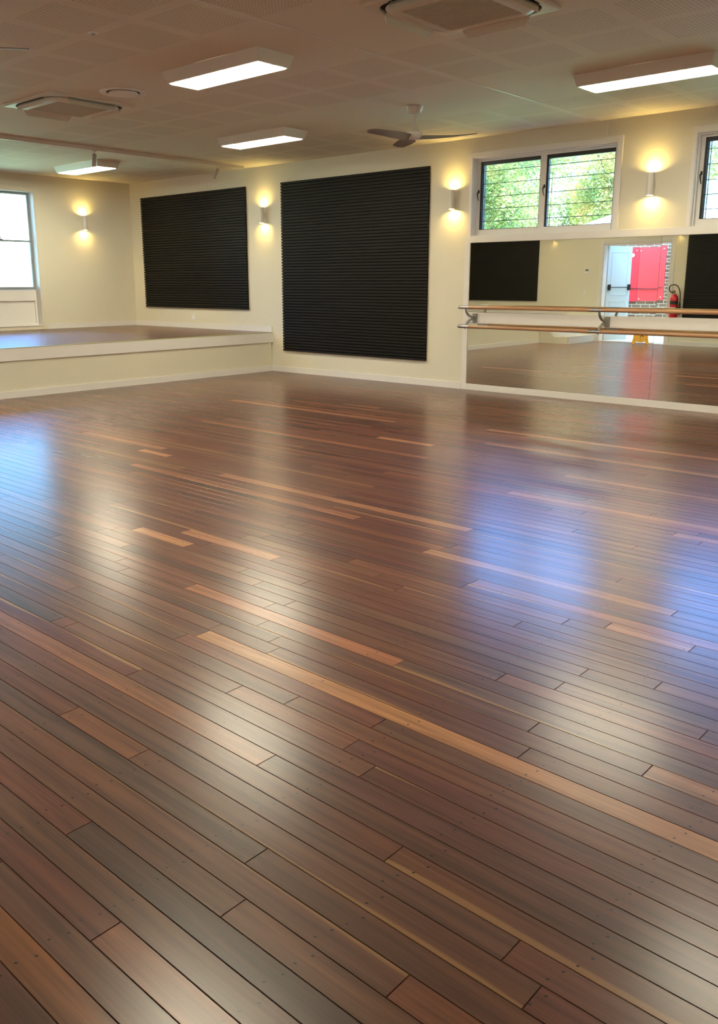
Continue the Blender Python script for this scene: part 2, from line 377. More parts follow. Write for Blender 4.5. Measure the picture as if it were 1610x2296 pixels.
def boards(name, x0, x1, y0, y1, ztop, special, seed, label, parent=None, dim=1.0):
    rnd.seed(seed)
    vs, fs, uvs, cols, dats, mats = [], [], [], [], [], []
    def add_board(xa, xb, ya, yb, c, sap, side):
        pid = rnd.random(); g = .0007; th = .004
        i = len(vs); j = rnd.uniform(.88, 1.12)*.60
        c = tuple(min(1, q*j*.95*rnd.uniform(.96, 1.04)*dim*f) for q, f in zip(c, (1.28, .96, .84)))
        b = .0012
        vs.extend([(xa+g, ya+g, ztop-.0012), (xb-g, ya+g, ztop-.0012), (xb-g, yb-g, ztop-.0012), (xa+g, yb-g, ztop-.0012),
                   (xa+g+b, ya+g+b, ztop), (xb-g-b, ya+g+b, ztop), (xb-g-b, yb-g-b, ztop), (xa+g+b, yb-g-b, ztop)])
        quads = [((i+4, i+5, i+6, i+7), ((xa, .02), (xb, .02), (xb, .98), (xa, .98))),
                 ((i, i+1, i+5, i+4), ((xa, 0), (xb, 0), (xb, .02), (xa, .02))), ((i+2, i+3, i+7, i+6), ((xb, 1), (xa, 1), (xa, .98), (xb, .98))),
                 ((i+1, i+2, i+6, i+5), ((xb, 0), (xb, 1), (xb, .98), (xb, .02))), ((i+3, i, i+4, i+7), ((xa, 1), (xa, 0), (xa, .02), (xa, .98)))]
        for q, u in quads:
            fs.append(q); uvs.extend(u); cols.extend([(*c, 1)]*4); dats.extend([(pid, sap, side, 1)]*4); mats.append(0)
    ra, rb = math.floor((y0-PY0)/PW), math.ceil((y1-PY0)/PW)
    for r in range(ra, rb):
        ya, yb = max(y0, PY0+r*PW), min(y1, PY0+(r+1)*PW)
        if yb-ya < .004: continue
        sp = []
        for s in sorted([s for s in special if s[0] == r], key=lambda s: s[1]):
            if sp and s[1] < sp[-1][2]: s = (s[0], sp[-1][2])+tuple(s[2:])
            if s[2]-s[1] > .1: sp.append(s)
        x = x0 - .0; sp = list(sp)
        while x < x1 - .01:
            if sp and abs(sp[0][1]-x) < .02:
                s = sp.pop(0); xe = min(s[2], x1); add_board(x, xe, ya, yb, s[3], *(s[4:6] if len(s) > 4 else (0, 0))); x = xe; continue
            ln = rnd.choice([rnd.uniform(.5, 1.4), rnd.uniform(1.2, 3.0), rnd.uniform(2.0, 4.2)])
            xe = min(x+ln, x1)
            if sp and xe > sp[0][1]-.25: xe = sp[0][1]
            if xe <= x: xe = min(x+.3, x1)
            if x1-xe < .25 and not sp: xe = x1
            h = rnd.random(); sap = 0; side = 0
            if h < .12: sap = rnd.uniform(.12, .38); side = rnd.choice([0., 1.])
            add_board(x, xe, ya, yb, pick(), sap, side); x = xe
    i = len(vs); vs.extend([(x0, y0, ztop-.0025), (x1, y0, ztop-.0025), (x1, y1, ztop-.0025), (x0, y1, ztop-.0025)])
    fs.append((i, i+1, i+2, i+3)); uvs.extend([(0, 0)]*4); cols.extend([(0, 0, 0, 1)]*4); dats.extend([(0, 0, 0, 1)]*4); mats.append(1)
    zb = ztop-.03
    i = len(vs); vs.extend([(x, y, z) for z in (zb, ztop-.0024) for x, y in ((x0, y0), (x1, y0), (x1, y1), (x0, y1))])
    for q in ((i+3, i+2, i+1, i), (i, i+1, i+5, i+4), (i+1, i+2, i+6, i+5), (i+2, i+3, i+7, i+6), (i+3, i, i+4, i+7)):
        fs.append(q); uvs.extend([(0, 0)]*4); cols.extend([(0, 0, 0, 1)]*4); dats.extend([(0, 0, 0, 1)]*4); mats.append(1)
    if parent is not None: vs = [tuple(Vector(v)-Vector(parent['_o'])) for v in vs]
    me = bpy.data.meshes.new(name); me.from_pydata(vs, [], fs); me.materials.append(M['floor']); me.materials.append(M['groove'])
    me.uv_layers.new(name='UVMap'); me.uv_layers[0].data.foreach_set('uv', [q for u in uvs for q in u])
    a = me.color_attributes.new('tint', 'FLOAT_COLOR', 'CORNER'); a.data.foreach_set('color', [q for c in cols for q in c])
    a = me.color_attributes.new('pdat', 'FLOAT_COLOR', 'CORNER'); a.data.foreach_set('color', [q for c in dats for q in c])
    me.polygons.foreach_set('material_index', mats); me.update()
    o = bpy.data.objects.new(name, me); C.objects.link(o)
    if parent is not None: o.parent = parent
    else: tag(o, label, 'floor', kind='structure')
    return o
boards('floor', -SX, RT, FR, D, 0.0, SPECIAL, 11, 'polished dark hardwood strip floor with a few pale boards')

# ------------------------------------------------------------------ baseboards
def bb(mb, x0, x1, y0, y1, z0, h=.09): mb.box(x0, x1, y0, y1, z0, z0+h); return mb
m = MB(); bb(m, -SX+.018, -6.712, D-.018, D, 0)
struct(m, 'baseboard_back', M['trim'], 'white baseboard under the large black panel', 'baseboard')
m = MB(); bb(m, -L+.018, -SX, D-.018, D, HS)
struct(m, 'baseboard_back_stage', M['trim'], 'white baseboard on the back wall along the stage', 'baseboard')
m = MB(); bb(m, -L, -L+.018, AY1+.08, D, HS); bb(m, -L, -L+.018, FR, AY0-.08, HS)
struct(m, 'baseboard_left', M['trim'], 'white baseboard on the stage end wall', 'baseboard')
m = MB(); bb(m, DX1+.09, RT, FR, FR+.018, 0); bb(m, -L, -SX-.02, FR, FR+.018, HS)
struct(m, 'baseboard_front', M['trim'], 'white baseboard of the doorway wall, seen in the lower mirror', 'baseboard')
m = MB(); bb(m, RT-.018, RT, FR+.018, D-.03, 0)
struct(m, 'baseboard_right', M['trim'], 'white baseboard of the right end wall', 'baseboard')

# ------------------------------------------------------------------ stage
st = thing('stage', (-SX, 4.0, 0), 'raised timber floored stage with cream front below the sash window', 'stage', world=True)
m = MB(); m.box(-L+.03, -SX, FR+.03, D-.03, 0.0, HS-.035); m.build('stage_front', M['wall'], st)
m = MB(); m.box(-SX, -SX+.022, FR+.002, D-.002, HS-.165, HS-.004, .003); tag(m.build('fascia', M['trim'], st), 'white fascia board under the stage edge')
m = MB(); m.box(-SX-.01, -SX+.026, FR+.002, D-.02, HS-.003, HS+.0012); tag(m.build('nosing', M['nosing'], st), 'thin yellow green nosing strip')
m = MB(); bb(m, -SX, -SX+.018, 1.02, D-.002, 0); m.build('skirting', M['trim'], st)
boards('stage_floor', -L+.014, -SX-.012, FR+.014, D-.014, HS, [], 5, '', parent=st, dim=1.0)

# steps up to the stage beside the doorway (seen in the lower mirrors)
sp = thing('stage_steps', (-10.1, .3, 0), 'white painted steps up to the stage beside the double doorway', 'steps', world=True)
m = MB(); m.box(-SX+.03, -9.74, FR+.01, .98, 0, .14); m.box(-9.76, -9.735, FR+.01, .98, 0, .155); m.box(-SX+.03, -9.73, FR+.01, .98, .14, .165, .004)
m.build('lower_step', M['trim'], sp)
m = MB(); m.box(-SX+.03, -10.04, FR+.01, .94, .166, .325, .004); m.build('middle_step', M['trim'], sp)
m = MB(); m.box(-SX+.03, -10.30, FR+.01, .94, .326, .485, .004); m.build('upper_step', M['trim'], sp)
m = MB(); m.prism([(-SX+.0225, 0), (-9.74, 0), (-9.74, .16), (-10.10, .16), (-10.42, .50), (-SX+.0225, .50)], 'y', .985, 1.01); m.build('side_cheek', M['wall'], sp)

# ------------------------------------------------------------------ black slatted acoustic panels
def acoustic(x0, x1, z0, z1, back, label, nm='acoustic_panel'):
    """back=True: on the back wall facing -y; False: on the front wall facing +y"""
    yw, s = (D, -1) if back else (FR, 1)
    t = thing(nm, ((x0+x1)/2, yw, z0), label, 'acoustic panel', 'black slatted acoustic panels', world=True)
    def yb(a, b): return (yw+s*a, yw+s*b) if s > 0 else (yw+s*b, yw+s*a)
    m = MB(); m.box(x0+.004, x1-.004, *yb(0.001, .012), z0+.004, z1-.004); m.build('backing', M['felt'], t)
    n = round((z1-z0)/.0445); p = (z1-z0)/n; m = MB()
    for i in range(n):
        m.box(x0, x1, *yb(.0121, .034), z0+i*p+.0066, z0+(i+1)*p-.0066)
    m.build('slats', M['black'], t)
    return t
acoustic(-13.985, -11.06, .99, 2.98, True, 'square black slatted acoustic panel above the stage, between corner and sconce')
acoustic(-10.215, -7.31, .345, 2.98, True, 'tall black slatted acoustic panel left of the mirrors')
acoustic(-14.2, -11.40, .95, 2.98, False, 'black slatted acoustic panel reflected at the left end of the upper mirror')
acoustic(-7.62, -4.70, .345, 2.98, False, 'black slatted acoustic panel reflected beside the red extinguisher')

# ------------------------------------------------------------------ wall sconces
def sconce(loc, rotz, label, first=[None]):
    if first[0] is None:
        t = thing('wall_sconce', loc, label, 'wall light', 'up and down wall lights')
        m = MB(); n = 32; ro, ri, h = .037, .033, .122
        m.rings([[(r*math.cos(2*PI*i/n), -.062+r*math.sin(2*PI*i/n), z) for i in range(n)] for r, z in
                 [(ri, -h+.020), (ri, -h), (ro, -h), (ro, h), (ri, h), (ri, h-.020)]], cap=False)
        m.build('cylinder_body', M['white'], t, True)
        m = MB(); m.box(-.03, .03, -.012, -.0005, -.045, .045, .003); m.box(-.014, .014, -.036, -.011, -.025, .025); m.build('wall_bracket', M['white'], t)
        for s in (1, -1):
            m = MB(); m.lathe([(.0325, s*(h-.018)), (.0325, s*(h-.012))], 0, -.062, 24)
            tag(m.build('lamp', M['bulb'], t), 'glowing warm lamp disc')
        first[0] = t; o = t
    else:
        o = copy_tree(first[0]); o['label'] = label
    o.location = loc; o.rotation_euler = (0, 0, rotz); return o
sconce((-4.20, D, 2.512), 0, 'white up and down wall light between the two louvre windows')
sconce((-6.905, D, 2.512), 0, 'white up and down wall light between tall black panel and louvre window')
sconce((-10.635, D, 2.502), 0, 'white up and down wall light between the two black panels')
sconce((-L, 8.84, 2.50), PI/2, 'white up and down wall light on the end wall beside the sash window')
sconce((-10.97, FR, 2.55), PI, 'wall light whose lower glow shows in the left upper mirror')
sconce((-7.80, FR, 2.55), PI, 'wall light whose lower glow shows in the right upper mirror')

# ------------------------------------------------------------------ louvre windows in the back wall
def louvre(name, x0, x1, label, full):
    t = sroot(name, ((x0+x1)/2, D, WZ0), label, 'window')
    z0, z1 = WZ0, WZ1; yr = D+.085
    m = MB()
    m.box(x0-.045, x0, D-.02, D, 1.95, z1+.065, .002); m.box(x1, x1+.06, D-.02, D, 2.0, z1+.065, .002)
    m.box(x0-.0449, x1+.0599, D-.0199, D, z1, z1+.0649, .002)
    m.build('casing', M['trim'], t)
    m = MB(); m.box(x0, x0+.006, D-.012, D+WT-.02, z0, z1); m.box(x1-.006, x1, D-.012, D+WT-.02, z0, z1); m.box(x0+.006, x1-.006, D-.012, D+WT-.02, z1-.006, z1); m.box(x0+.006, x1-.006, D-.0, D+WT, z0, z0+.006)
    m.box(x0+.006, x0+.02, D+.03, D+.045, z0, z1); m.box(x1-.02, x1-.006, D+.03, D+.045, z0, z1); m.box(x0+.02, x1-.02, D+.03, D+.045, z1-.02, z1-.006)
    m.build('reveal', M['trim'], t)
    xm0, xm1 = x0+.935, x0+1.015; bz0, bz1 = 2.115, 2.968
    m = MB(); ya, yb = yr, yr+.06
    m.box(x0+.006, x0+.055, ya, yb, z0+.006, z1-.006); m.box(x1-.068, x1-.006, ya, yb, z0+.006, z1-.006)
    m.box(x0+.055, x1-.068, ya, yb, bz1, z1-.006); m.box(x0+.055, x1-.068, ya-.012, yb, z0+.006, bz0); m.box(xm0, xm1, ya, yb, bz0, bz1)
    m.build('window_frame', M['trim'], t)
    for a, b, wl in ((x0+.055, xm0, .075), (xm1, x1-.068, .028)):
        m = MB(); fy0, fy1 = yr+.015, yr+.055
        m.box(a, a+.028, fy0, fy1, bz0, bz1); m.box(b-.012, b, fy0, fy1, bz0, bz1); m.box(a+.028, b-.012, fy0, fy1, bz1-.045, bz1); m.box(a+.028, b-.012, fy0+.01, fy1, bz0, bz0+.008)
        if wl > .05: m.box(a+.028, a+.034, fy0+.02, fy1, bz0, bz1); m.box(a+.05, a+.056, fy0+.02, fy1, bz0, bz1)
        lf = m.build('louvre_frame', M['blackmetal'], t)
        zz = [bz0+.004, 2.221, 2.376, 2.53, 2.69, 2.848, bz1-.045]
        g = MB(); e_ = MB()
        for i in range(6):
            ylo, yhi = yr+.040, yr+.032
            g.prism([(ylo, zz[i]), (ylo+.004, zz[i]), (yhi+.004, zz[i+1]+.006), (yhi, zz[i+1]+.006)], 'x', a+.028, b-.012)
            if i: e_.box(a+.028, b-.012, yr+.030, yr+.037, zz[i]-.0035, zz[i]+.0035)
        sub(g, 'glass_blades', M['glass'], lf)
        sub(e_, 'blade_edges', M['bladeedge'], lf)
        m = MB(); hx = a-.012; m.box(hx-.010, hx+.010, yr-.014, yr, 2.58, 2.62, .003)
        m.tube([(hx, yr-.012, 2.60), (hx-.004, yr-.032, 2.575), (hx+.002, yr-.034, 2.53), (hx+.010, yr-.020, 2.485)], [.008, .008, .006, .004], 8)
        tag(m.build('handle', M['blackmetal'], t), 'black lever handle')
    return t
louvre('window_1', *WX[0], 'full louvre window of two panes with green trees outside', True)
louvre('window_2', *WX[1], 'louvre window cut off by the right edge of the photo', False)

# white rails around the mirrors
m = MB()
m.box(-6.705, -6.622, D-.02, D, 0.0, 1.95, .002); m.box(-6.6219, -1.35, D-.02, D, 0.0, .083, .002); m.box(-6.6219, -1.35, D-.02, D, .903, 1.045, .002); m.box(-6.705, -1.35, D-.0205, D, 1.9501, 2.034, .002)
struct(m, 'trim_3', M['trim'], 'white timber rails framing the mirrors', 'trim')

# ------------------------------------------------------------------ mirrors
def mirror(x0, x1, z0, z1, label, tilt=0.0, yaw=0.0, roll=0):
    t = thing('mirror', ((x0+x1)/2, D-.004, (z0+z1)/2), label, 'mirror', 'dance studio wall mirrors')
    hx, hz = (x1-x0)/2, (z1-z0)/2
    m = MB(); m.box(-hx, hx, -.006, -.001, -hz, hz); m.build('mirror_glass', M['mirror'], t)
    m = MB(); m.box(-hx, hx, -.0009, .001, -hz, hz); m.build('edge_backing', M['bracket'], t)
    t.rotation_euler = (tilt, 0, yaw); return t
SM = -4.042
mirror(-6.62, SM-.002, 1.046, 1.948, 'upper mirror on the left, reflecting the open door', 0, 0)
mirror(SM+.002, -1.46, 1.046, 1.948, 'upper mirror on the right, reflecting the red extinguisher', 0.0012, 0)
mirror(-6.62, SM-.002, .085, .901, 'lower mirror on the left, under the barre', 0, 0)
mirror(SM+.002, -1.46, .085, .901, 'lower mirror on the right, under the barre', -.0006, 0)

# ------------------------------------------------------------------ double ballet barre
bt = thing('ballet_barre', (-4.0, D-.02, .9), 'double wooden ballet barre with silver end caps in front of the mirrors', 'barre', world=True)
BY = 9.63; BX0, BX1 = -6.45, -1.50
for z in (1.118, .868):
    rl = MB(); rl.tube([(BX0+.0, BY, z), (BX1, BY, z)], .0225, 20)
    rl = tag(rl.build('wooden_rail', M['barre'], bt, True), 'round oiled timber rail')
    m = MB(); pr = [(.0005, -.175), (.012, -.172), (.019, -.165), (.0232, -.15), (.0232, .0)]
    m.rings([[(BX0+q, BY+r*math.cos(2*PI*i/20), z+r*math.sin(2*PI*i/20)) for i in range(20)] for r, q in pr])
    tag(sub(m, 'end_cap', M['silver'], rl, True), 'rounded silver end cap')
    for cx in (-4.665,):
        m = MB(); m.tube([(cx-.075, BY, z), (cx+.075, BY, z)], .0236, 20); sub(m, 'joint_sleeve', M['silver'], rl, True)
for bx in (-6.50, -4.62, -2.74):
    m = MB(); ym = D-.02
    m.box(bx-.035, bx+.035, ym-.022, ym, .915, 1.035, .006)
    c = [(ym-.025, 1.035), (ym-.06, 1.03), (ym-.10, 1.05), (BY+.03, 1.092), (BY+.0, 1.098)]
    def arm(sgn, z0):
        pts = []
        for i in range(11):
            a = i/10*PI/2
            pts.append((ym-.02-(ym-.02-BY-.0)*math.sin(a)*1.0, z0+sgn*(.0+.118*(1-math.cos(a)))))
        return pts
    for sgn in (1, -1):
        P = arm(sgn, .975+sgn*.008)
        for (a, b) in zip(P, P[1:]):
            m.prism([(a[0], a[1]-.011), (b[0], b[1]-.011), (b[0], b[1]+.011), (a[0], a[1]+.011)], 'x', bx-.014, bx+.014)
    tag(m.build('bracket', M['bracket'], bt), 'grey curved double bracket on a mounting plate')

# ------------------------------------------------------------------ ceiling lights
def light_panel(loc, label, first=[None]):
    if first[0] is None:
        t = thing('ceiling_light', loc, label, 'ceiling light', 'surface mounted panel lights')
        a, b, c, d, h = .625, .205, .575, .155, .098
        m = MB(); n = 8
        def rect(x, y, z): return [(-x, -y, z), (x, -y, z), (x, y, z), (-x, y, z)]
        m.rings([rect(a, b, -.001), rect(a-.03, b-.03, -h), rect(c+.004, d+.004, -h), rect(c+.004, d+.004, -h+.02), rect(.05, .05, -h+.02)], cap=False)
        m.build('housing', M['white'], t)
        m = MB(); m.box(-c, c, -d, d, -h-.006, -h+.018, .005); tag(m.build('diffuser', M['lens'], t), 'glowing white diffuser')
        first[0] = t; o = t
    else:
        o = copy_tree(first[0]); o['label'] = label
    o.location = loc; return o
light_panel((-6.03, 5.19, HC), 'largest glowing ceiling light, right of the round vent')
light_panel((-8.45, 7.82, HC), 'glowing ceiling light above the end of the track, left of the fan')
light_panel((-12.50, 7.82, HC), 'glowing ceiling light over the stage, behind the track spotlight')
light_panel((-3.42, 7.79, HC), 'glowing ceiling light at the right edge of the photo')
light_panel((-1.10, 5.19, HC), 'ceiling light out of view on the right side of the hall')
light_panel((-3.42, 2.57, HC), 'ceiling light out of view, nearest the camera')
light_panel((-9.90, 1.25, HC), 'added ceiling light out of view above the stage steps, brightening the doorway wall')  # added unseen lamp, lifts the doorway wall reflected in the mirrors
light_panel((-8.45, 2.57, HC), 'ceiling light out of view on the left, near the doorway wall')
light_panel((-12.50, 2.57, HC), 'ceiling light out of view over the near end of the stage')

# ------------------------------------------------------------------ air conditioning cassettes
def cassette(loc, label, first=[None]):
    if first[0] is None:
        t = thing('air_conditioner', loc, label, 'air conditioner', 'ceiling cassette air conditioners')
        H = .49
        def sq(r, z, rc, n=6):
            pts = []
            for cx, cy, a0 in ((r-rc, r-rc, 0), (-r+rc, r-rc, 90), (-r+rc, -r+rc, 180), (r-rc, -r+rc, 270)):
                for i in range(n+1):
                    a = math.radians(a0+90*i/n); pts.append((cx+rc*math.cos(a), cy+rc*math.sin(a), z))
            return pts
        m = MB(); m.rings([sq(H, -.001, .02), sq(H, -.016, .02), sq(H-.014, -.024, .02), sq(.455, -.026, .06), sq(.452, -.004, .06)], cap=False)
        # corner webs of the face plate around the rounded opening
        for k in range(4):
            pts = [(.456, .456), (.456, .27)] + [(.27+.165*math.cos(math.radians(90*i/8)), .27+.165*math.sin(math.radians(90*i/8))) for i in range(9)] + [(.27, .456)]
            q = MB(); q.prism(pts, 'z', -.026, -.012); bmesh.ops.transform(q.b, matrix=Matrix.Rotation(k*PI/2, 4, 'Z'), verts=q.b.verts)
            me_ = bpy.data.meshes.new('tmp'); q.b.to_mesh(me_); q.b.free(); m.b.from_mesh(me_); bpy.data.meshes.remove(me_)
        m.build('face_plate', M['vane'], t)
        m = MB(); m.box(-.452, .452, -.452, .452, -.009, -.003); m.build('air_slot', M['dark'], t)
        m = MB(); m.rings([sq(.385, -.008, .17), sq(.408, -.020, .17), sq(.410, -.028, .17), sq(.398, -.038, .16), sq(.335, -.050, .05), sq(.305, -.052, .03), sq(.295, -.042, .02), sq(.29, -.042, .02)])
        m.build('centre_panel', M['vane'], t, True)
        m = MB(); n = 34
        for i in range(n):
            y = -.288+.576*i/(n-1); m.box(-.288, .288, y-.003, y+.003, -.048, -.0425)
        m.build('intake_grille', M['vaneshade'], t)
        for k in range(4):
            m = MB(); rows = [(.418, -.018), (.438, -.042), (.452, -.082), (.448, -.084), (.432, -.048), (.412, -.024)]
            m.prism(rows, 'x', -.27, .27)
            for v in m.b.verts:                      # ends pulled in towards the tip
                if v.co.y > .446: v.co.x *= .88
            bmesh.ops.transform(m.b, matrix=Matrix.Rotation(k*PI/2, 4, 'Z'), verts=m.b.verts)
            m.build('air_vane', M['vane'], t)
        first[0] = t; o = t
    else:
        o = copy_tree(first[0]); o['label'] = label
    o.location = loc; return o
cassette((-3.64, 5.22, HC), 'large square ceiling air conditioner cut off by the top of the photo')
cassette((-8.54, 5.19, HC), 'square ceiling air conditioner beside the round vent')

t = thing('round_vent', (-7.60, 5.22, HC), 'round white ceiling air vent between air conditioner and light', 'vent')
m = MB(); m.lathe([(.225, -.0005), (.228, -.008), (.215, -.014), (.165, -.012), (.160, .0)], n=48, cap=False); m.build('outer_ring', M['plastic'], t, True)
m = MB(); m.lathe([(.158, -.001), (.158, -.003)], n=40); m.build('shadow_gap', M['dark'], t)
m = MB(); m.lathe([(.135, -.006), (.145, -.014), (.142, -.022), (.10, -.027), (.001, -.029)], n=48); m.build('centre_disc', M['plastic'], t, True)
t = thing('smoke_sensor', (-6.02, 3.90, HC), 'tiny round sensor on the ceiling near the top left', 'sensor')
m = MB(); m.lathe([(.038, -.0005), (.040, -.005), (.030, -.010), (.018, -.012)], n=24); m.build('rim', M['plastic'], t, True)
m = MB(); m.lathe([(.015, -.011), (.014, -.022), (.004, -.026)], n=16); m.build('sensor_head', M['silver'], t, True)

# ------------------------------------------------------------------ ceiling fans
def blade_mesh():
    m = MB(); rings = []
    N = 18
    for i in range(N+1):
        s = i/N; r = .07+s*.60
        wd = .045+.022*math.sin(min(1, s*2.2)*PI/2) - (.04*max(0, (s-.9)/.1)**2 if s > .9 else 0)
        tw = math.radians(24*(1-s)**1.5+10); sw = .045*math.sin(s*PI*.75); dz = -.015*math.sin(s*PI/2)+.02*s
        pts = []
        for q, th in ((-1, 0), (-.5, .006), (0, .008), (.5, .006), (1, 0), (.5, -.002), (0, -.003), (-.5, -.002)):
            y = q*wd; pts.append((r, sw+y*math.cos(tw)-th*math.sin(tw), dz+y*math.sin(tw)+th*math.cos(tw)))
        rings.append(pts)
    m.rings(rings); return m
def fan(loc, ang, label):
    t = thing('ceiling_fan', loc, label, 'ceiling fan', 'white three blade ceiling fans')
    m = MB(); m.lathe([(.090, -.001), (.088, -.012), (.082, -.04), (.066, -.062), (.040, -.074), (.020, -.076)], n=36); m.build('canopy', M['white'], t, True)
    m = MB(); m.lathe([(.013, -.07), (.013, -.20)], n=16); m.build('down_rod', M['white'], t, True)
    m = MB(); m.lathe([(.018, -.185), (.024, -.20), (.036, -.235), (.060, -.255), (.086, -.262), (.088, -.285), (.080, -.31), (.07, -.325), (.02, -.335)], n=36); m.build('motor_hub', M['white'], t, True)
    for k in range(3):
        b = blade_mesh(); bmesh.ops.transform(b.b, matrix=Matrix.Translation((0, 0, -.315)) @ Matrix.Rotation(ang+k*2*PI/3, 4, 'Z'), verts=b.b.verts)
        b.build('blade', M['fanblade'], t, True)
    return t
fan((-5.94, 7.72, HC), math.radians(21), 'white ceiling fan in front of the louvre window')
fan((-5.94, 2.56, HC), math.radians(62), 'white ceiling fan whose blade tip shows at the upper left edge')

# ------------------------------------------------------------------ track and spotlights
tr = thing('lighting_track', (-10.85, 6.0, HC), 'long slim white lighting track across the ceiling before the stage', 'track', world=True)
m = MB(); m.box(-10.868, -10.832, 1.2, 9.62, HC-.050, HC-.001, .002); m.build('track_rail', M['white'], tr)
m = MB(); m.box(-10.87, -10.83, 9.62, 9.635, HC-.051, HC-.001, .002); m.build('end_cap', M['white'], tr)
def spot(y, tilt, rz, label):
    t = thing('track_spotlight', (-10.85, y, HC-.050), label, 'spotlight', 'white track spotlights', rotz=rz)
    m = MB(); m.box(-.016, .016, -.05, .05, -.012, 0, .002); m.lathe([(.009, -.012), (.009, -.045)], n=12); m.box(-.012, .012, -.006, .006, -.055, -.035); m.build('adapter', M['white'], t)
    m = MB(); n = 28; h = .16
    m.rings([[(r*math.cos(2*PI*i/n), r*math.sin(2*PI*i/n), z) for i in range(n)] for r, z in [(.001, .004), (.022, .002), (.0275, -.006), (.0275, -h), (.024, -h), (.024, -h+.02), (.001, -h+.02)]], cap=False)
    bmesh.ops.transform(m.b, matrix=Matrix.Translation((0, 0, -.045)) @ Matrix.Rotation(tilt, 4, 'Y'), verts=m.b.verts)
    m.build('lamp_head', M['spothead'], t, True); return t
spot(6.93, math.radians(6), math.radians(40), 'white track spotlight hanging upright before the stage ceiling light')
spot(9.12, math.radians(24), math.radians(40), 'tilted white track spotlight above the panel nearest the stage')

# ------------------------------------------------------------------ sash window in the left wall
t = sroot('window_3', (-L, (AY0+AY1)/2, AZ0), 'bright sash window with solid lower panel behind the stage', 'window')
m = MB(); xa = -L
m.box(xa, xa+.02, AY1, AY1+.09, HS+.0, AZ1+.09, .003); m.box(xa, xa+.02, AY0-.09, AY0, HS, AZ1+.09, .003); m.box(xa, xa+.0199, AY0, AY1, AZ1, AZ1+.0899, .003); m.box(xa, xa+.0199, AY0, AY1, HS, AZ0+.0, .003)
m.build('casing', M['wall'], t)
m = MB(); m.box(xa-.216, xa+.012, AY1-.012, AY1, AZ0, AZ1); m.box(xa-.216, xa+.012, AY0, AY0+.012, AZ0, AZ1); m.box(xa-.216, xa+.012, AY0+.012, AY1-.012, AZ1-.012, AZ1); m.box(xa-.2, xa+.03, AY0+.012, AY1-.012, AZ0, AZ0+.012)
m.build('reveal', M['trim'], t)
ya, yb = AY0+.012, AY1-.012; fx0, fx1 = xa-.195, xa-.15
m = MB(); m.box(fx0, fx1, ya, ya+.038, 1.326, AZ1-.012); m.box(fx0, fx1, yb-.038, yb, 1.326, AZ1-.012); m.box(fx0, fx1, ya+.038, yb-.038, AZ1-.05, AZ1-.012); m.box(fx0, fx1+.01, ya+.038, yb-.038, 1.325, 1.375)
m.box(fx0+.01, fx1+.01, ya+.038, yb-.038, 2.14, 2.168); m.build('sash_frame', M['greymetal'], t)
m = MB(); m.box(fx1, fx1+.03, 7.28, 7.34, 2.168, 2.18); m.box(fx1+.01, fx1+.02, 7.30, 7.31, 2.18, 2.22); m.build('catch', M['bracket'], t)
m = MB(); m.box(fx0+.02, fx0+.025, ya+.038, yb-.038, 1.375, 2.14); m.box(fx0+.03, fx0+.035, ya+.038, yb-.038, 2.168, AZ1-.05); m.build('pane', M['glass'], t)
m = MB(); m.box(fx0-.015, fx1+.0, ya, yb, 1.135, 1.324); m.box(fx0-.015, fx1-.03, ya, yb, AZ0+.012, 1.134); m.box(fx1-.01, fx1+.012, ya, ya+.05, AZ0+.012, 1.134); m.box(fx1-.03, fx1+.0, ya+.05, yb-.03, AZ0+.012, AZ0+.04); m.box(fx1-.03, fx1+.0, yb-.03, yb, AZ0+.012, 1.134)
m.build('lower_panel', M['trim'], t)

# ------------------------------------------------------------------ power outlet on the back wall above the stage
t = thing('power_outlet', (-12.565, D, .83), 'small white power outlet below the square black panel', 'outlet')
m = MB(); m.box(-.06, .06, -.012, 0, -.04, .04, .004); m.build('face_plate', M['plastic'], t)
for x in (-.0275, .0275):
    m = MB(); m.box(x-.008, x+.008, -.016, -.012, .012, .026, .001); m.build('switch', M['white'], t)

